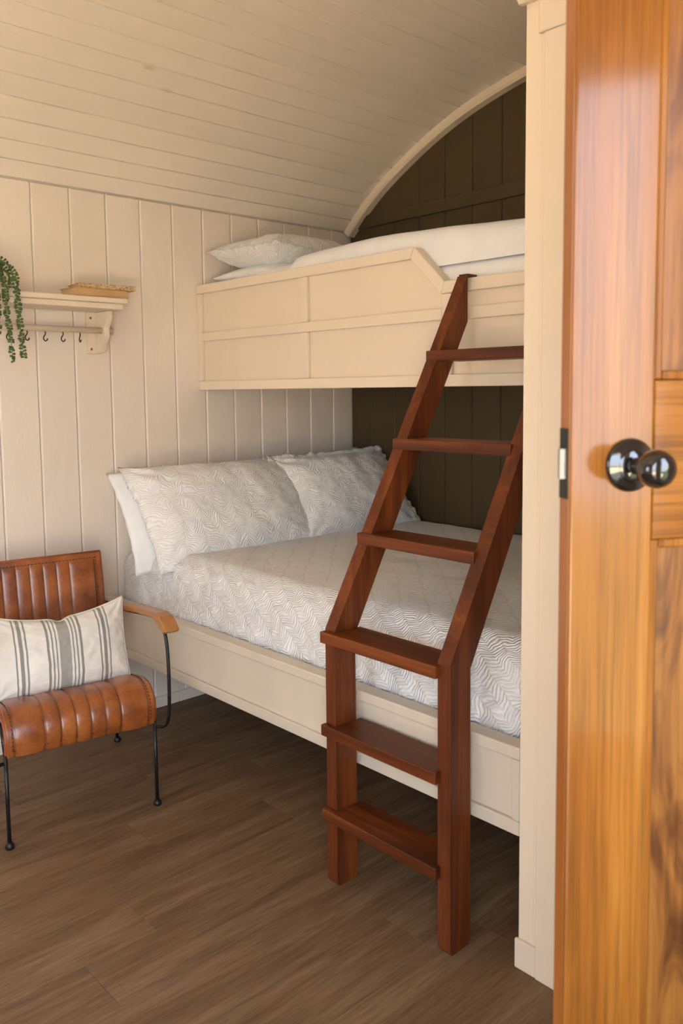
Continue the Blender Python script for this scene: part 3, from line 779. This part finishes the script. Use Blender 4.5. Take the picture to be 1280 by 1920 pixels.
# striped cushion on the chair
def stripe_mat():
    m, t, b = new_mat('striped_cotton'); tc = N(t, 'ShaderNodeTexCoord'); sp = N(t, 'ShaderNodeSeparateXYZ'); t.links.new(tc.outputs['UV'], sp.inputs[0])
    ab = N(t, 'ShaderNodeMath', operation='ABSOLUTE'); t.links.new(sp.outputs[0], ab.inputs[0])
    cr = (.80, .755, .68); g = (.27, .265, .235); g2 = (.37, .36, .32)
    S = [(0.0, g2), (.018, g2), (.0182, cr), (.0253, cr), (.0255, g), (.0295, g), (.0297, cr), (.0368, cr), (.037, g), (.0418, g), (.042, cr), (.0498, cr), (.050, g), (.0575, g), (.0577, cr),
         (.1168, cr), (.117, g), (.1225, g), (.1227, cr), (.1303, cr), (.1305, g), (.1415, g), (.1417, cr), (.1493, cr), (.1495, g), (.1545, g), (.1547, cr)]
    # ramp over 0..0.15 m, constant interpolation
    mu = N(t, 'ShaderNodeMath', operation='DIVIDE'); t.links.new(ab.outputs[0], mu.inputs[0]); mu.inputs[1].default_value = .16
    r = N(t, 'ShaderNodeValToRGB'); r.color_ramp.interpolation = 'CONSTANT'; el = r.color_ramp.elements
    steps = [S[0]]
    for p, c in S[1:]:
        if c != steps[-1][1]: steps.append((p, c))
    el[0].position = 0; el[0].color = c4(steps[0][1]); el[1].position = steps[1][0]/.16; el[1].color = c4(steps[1][1])
    for p, c in steps[2:]: q = el.new(p/.16); q.color = c4(c)
    t.links.new(mu.outputs[0], r.inputs[0])
    wv = N(t, 'ShaderNodeTexNoise', Scale=700.0, Detail=1.0); t.links.new(tc.outputs['UV'], wv.inputs['Vector'])
    f = ramp(t, wv.outputs[0], [(0.35, (0.86, 0.86, 0.86)), (0.6, (1, 1, 1))]); c = mixc(t, 1.0, r.outputs[0], f, 'MULTIPLY')
    t.links.new(c, b.inputs['Base Color']); b.inputs['Roughness'].default_value = .9; b.inputs['Sheen Weight'].default_value = .1
    bump(t, b, wv.outputs[0], .25, .001); return m
CM = Matrix.Translation(Vector((.737, 1.148, 0))) @ Matrix.Rotation(math.atan2(-.157, .988), 4, 'Z')
cf = frame((-.205, -.008, .535), (0, 1, 0), (-.22, 0, .93))
cu = pillow('cushion', .455, .285, .13, stripe_mat(), CM @ cf, 'cream lumbar cushion with grey stripes resting on the leather armchair', 'cushion', seed=0, wr=.006, nu=110, nv=60, sag=.036, crease=.012, pinch=.04)
cu_pts = []
mp_ = MB()
W_, H_ = .455, .285
loop = []
for i in range(160):
    a = i/160*4
    if a < 1: u, v = -1+2*a, 1
    elif a < 2: u, v = 1, 1-2*(a-1)
    elif a < 3: u, v = 1-2*(a-2), -1
    else: u, v = -1, -1+2*(a-3)
    x = u*W_/2*(1-.04*(1-abs(v)**2)*abs(u)**3); yy = v*H_/2*(1-.04*(1-abs(u)**2)*abs(v)**3) - .036*(1-u*u)*max(0, v) - .012*math.exp(-((u-.02)/.10)**2)*max(0, v)**4
    loop.append((x*1.006, yy*1.006, 0))
loop.append(loop[0]); mp_.tube(loop, .0028, 6)
o = mp_.build('piping', simple('pale_piping', (.70, .66, .60), .9), cu, smooth=True)

# ------------------------------------------------------------------ shelf with rail
sh = empty('wall_shelf', (0, 1.2, 1.72))
tag(sh, 'cream wall shelf with a peg rail underneath, mounted on the cream boards', 'shelf')
def shb(name, x0, x1, y0, y1, z0, z1, bev=.002, m=M_cream, par=None):
    return MB().box(x0, x1, y0-1.2, y1-1.2, z0-1.72, z1-1.72).build(name, m, par or sh, bevel=bev)
shb('shelf_board', .0008, .195, .60, 1.655, 1.7385, 1.7585, .004)
shb('under_board', .0008, .182, .615, 1.640, 1.7165, 1.7382, .003)
MB().tube([(.066, .60-1.2, 1.640-1.72), (.066, 1.650-1.2, 1.640-1.72)], .0122, 20).build('hanging_rail', M_cream, sh, smooth=True)
for yc in (.66, 1.603):
    pl = shb('bracket_plate', .0008, .016, yc-.035, yc+.027, 1.550, 1.7163, .002)
    pr = [(.017, 1.7160), (.120, 1.7160), (.121, 1.700), (.120, 1.686), (.112, 1.670), (.096, 1.654), (.092, 1.640), (.094, 1.622), (.088, 1.606), (.070, 1.590), (.062, 1.574), (.052, 1.558), (.034, 1.553), (.017, 1.553)]
    pr = pr[:1]+[(q.x, q.y) for q in spline([Vector((a, b, 0)) for a, b in pr[1:-1]], 4)]+pr[-1:]
    mb = MB(); mb.prism([(x, z-1.72) for x, z in pr], yc-.0-1.2, yc+.022-1.2, 1); mb.build('bracket', M_cream, sh, bevel=.003)
    for z in (1.693, 1.568):
        o = MB().lathe([(.0001, 0), (.0052, 0), (.0045, .0016), (.0001, .002)], (.016, yc-.020-1.2, z-1.72), 'x', 16).build('screw', M_brass, pl)
for k in range(8):
    yk = 1.511-.0705*k-1.2; tw = (k == 0)
    pts = [(0, 0, 0), (0, .001, -.010), (0, -.004, -.018), (0, -.007, -.026), (0, -.004, -.034), (0, .002, -.036), (0, .007, -.032), (0, .008, -.027)]
    if tw: pts = [(p[1], p[0], p[2]) for p in pts]
    P = spline([Vector((.066+p[0], yk+p[1], 1.6285-1.72+p[2])) for p in pts], 4)
    MB().tube(P, [.0023]*(len(P)-3)+[.0024, .0028, .0028], 8).build('hook', M_iron, sh, smooth=True)

# books
def book_mat(name, c1, c2, sc_, st):
    m, t, b = new_mat(name); v = coords(t, (1, 1, 2)); n = N(t, 'ShaderNodeTexNoise', Scale=sc_, Detail=5.0, Roughness=.7); t.links.new(v, n.inputs['Vector'])
    c = ramp(t, n.outputs[0], st); t.links.new(c, b.inputs['Base Color']); b.inputs['Roughness'].default_value = .7; return m
M_tanbook = book_mat('tan_cloth_cover', 0, 0, 9.0, [(0.3, (.50, .29, .12)), (.7, (.62, .40, .19))])
M_oldbook = book_mat('worn_printed_cover', 0, 0, 110.0, [(0.38, (.22, .11, .05)), (.48, (.50, .33, .15)), (.62, (.70, .54, .32))])
M_pages = book_mat('aged_pages', 0, 0, 200.0, [(0.3, (.50, .34, .18)), (.7, (.68, .50, .30))])
def book(name, c, rz, lx, ly, h, mcov, mpg, label, spine_front=True):
    b_ = empty(name, c, rz); tag(b_, label, 'book')
    cv = .0022
    MB().box(-lx/2, lx/2, -ly/2, ly/2, 0, cv).build('cover', mcov, b_, bevel=.0006)
    MB().box(-lx/2, lx/2, -ly/2, ly/2, h-cv, h).build('cover', mcov, b_, bevel=.0006)
    MB().box(lx/2-cv, lx/2, -ly/2, ly/2, cv, h-cv).build('spine', mcov, b_, bevel=.0006)
    MB().box(-lx/2+.004, lx/2-cv, -ly/2+.004, ly/2-.004, cv, h-cv).build('pages', mpg, b_)
    return b_
book('book', (.105, 1.558, 1.7588), math.radians(3), .125, .222, .034, M_tanbook, M_pages, 'thick tan cloth-covered book lying directly on the wall shelf')
book('book', (.108, 1.590, 1.7931), math.radians(-5), .118, .232, .018, M_oldbook, M_pages, 'thin worn printed book on top of the thick tan book')

# trailing plant
pl_ = empty('trailing_plant', (.105, 1.085, 1.7588)); tag(pl_, 'string-of-hearts style trailing succulent in a grey pot on the wall shelf', 'plant')
po = MB().lathe([(.0001, 0), (.045, 0), (.056, .02), (.066, .06), (.068, .095), (.062, .095), (.060, .085), (.0001, .083)], (0, 0, 0), 'z', 32).build('pot', M_pot, pl_, smooth=True)
def strand(path, seed):
    rnd = random.Random(seed); P = spline([Vector(p) for p in path], 10)
    st = MB().tube(P, .0011, 5).build('stem', M_stem, pl_, smooth=True)
    mb = MB(); acc = 0; ang = rnd.random()*6
    for a, b in zip(P, P[1:]):
        d = b-a; acc += d.length
        while acc > .0078:
            acc -= .0078
            for rep in (0, 1):
                ang += PI*.93 + rnd.uniform(-.4, .4); t = d.normalized()
                u = t.cross(Vector((0.3, .9, .2))).normalized(); v = t.cross(u)
                out = (u*math.cos(ang)+v*math.sin(ang)-t*rnd.uniform(-.3, .35)).normalized()
                L_ = rnd.uniform(.0115, .0145); R2 = rnd.uniform(.0040, .0050)
                c0 = a+d*rnd.random(); 
                mb.tube([c0+out*.001, c0+out*L_*.35, c0+out*L_*.7, c0+out*L_*.95, c0+out*L_*1.02], [.0010, R2*.85, R2*1.1, R2*.75, .0006], 5)
    o = mb.build('leaves', M_leaf, st, smooth=True); o['kind'] = 'stuff'
B = Vector((.105, 1.085, 1.7588))
def S(*pts): return [tuple(Vector(p)-B) for p in pts]
strand(S((.13, 1.10, 1.845), (.165, 1.135, 1.872), (.19, 1.170, 1.862), (.205, 1.195, 1.832), (.212, 1.212, 1.79), (.215, 1.208, 1.74), (.213, 1.214, 1.66), (.214, 1.219, 1.58), (.214, 1.223, 1.520)), 1)
strand(S((.13, 1.10, 1.845), (.175, 1.125, 1.865), (.205, 1.150, 1.83), (.215, 1.166, 1.77), (.213, 1.168, 1.70), (.214, 1.176, 1.62), (.213, 1.182, 1.55), (.212, 1.184, 1.503)), 2)
strand(S((.12, 1.10, 1.845), (.155, 1.150, 1.862), (.185, 1.178, 1.835), (.203, 1.190, 1.80), (.210, 1.192, 1.765)), 3)
strand(S((.13, 1.07, 1.845), (.19, 1.10, 1.86), (.214, 1.13, 1.80), (.216, 1.138, 1.70), (.214, 1.135, 1.60)), 4)
strand(S((.13, 1.06, 1.845), (.19, 1.06, 1.86), (.216, 1.07, 1.79), (.216, 1.075, 1.64), (.215, 1.072, 1.55)), 5)
strand(S((.11, 1.04, 1.845), (.17, 1.00, 1.86), (.208, .985, 1.79), (.212, .985, 1.68)), 6)
strand(S((.09, 1.10, 1.845), (.12, 1.155, 1.865), (.16, 1.172, 1.83), (.18, 1.176, 1.79)), 7)
bpy.context.view_layer.update()
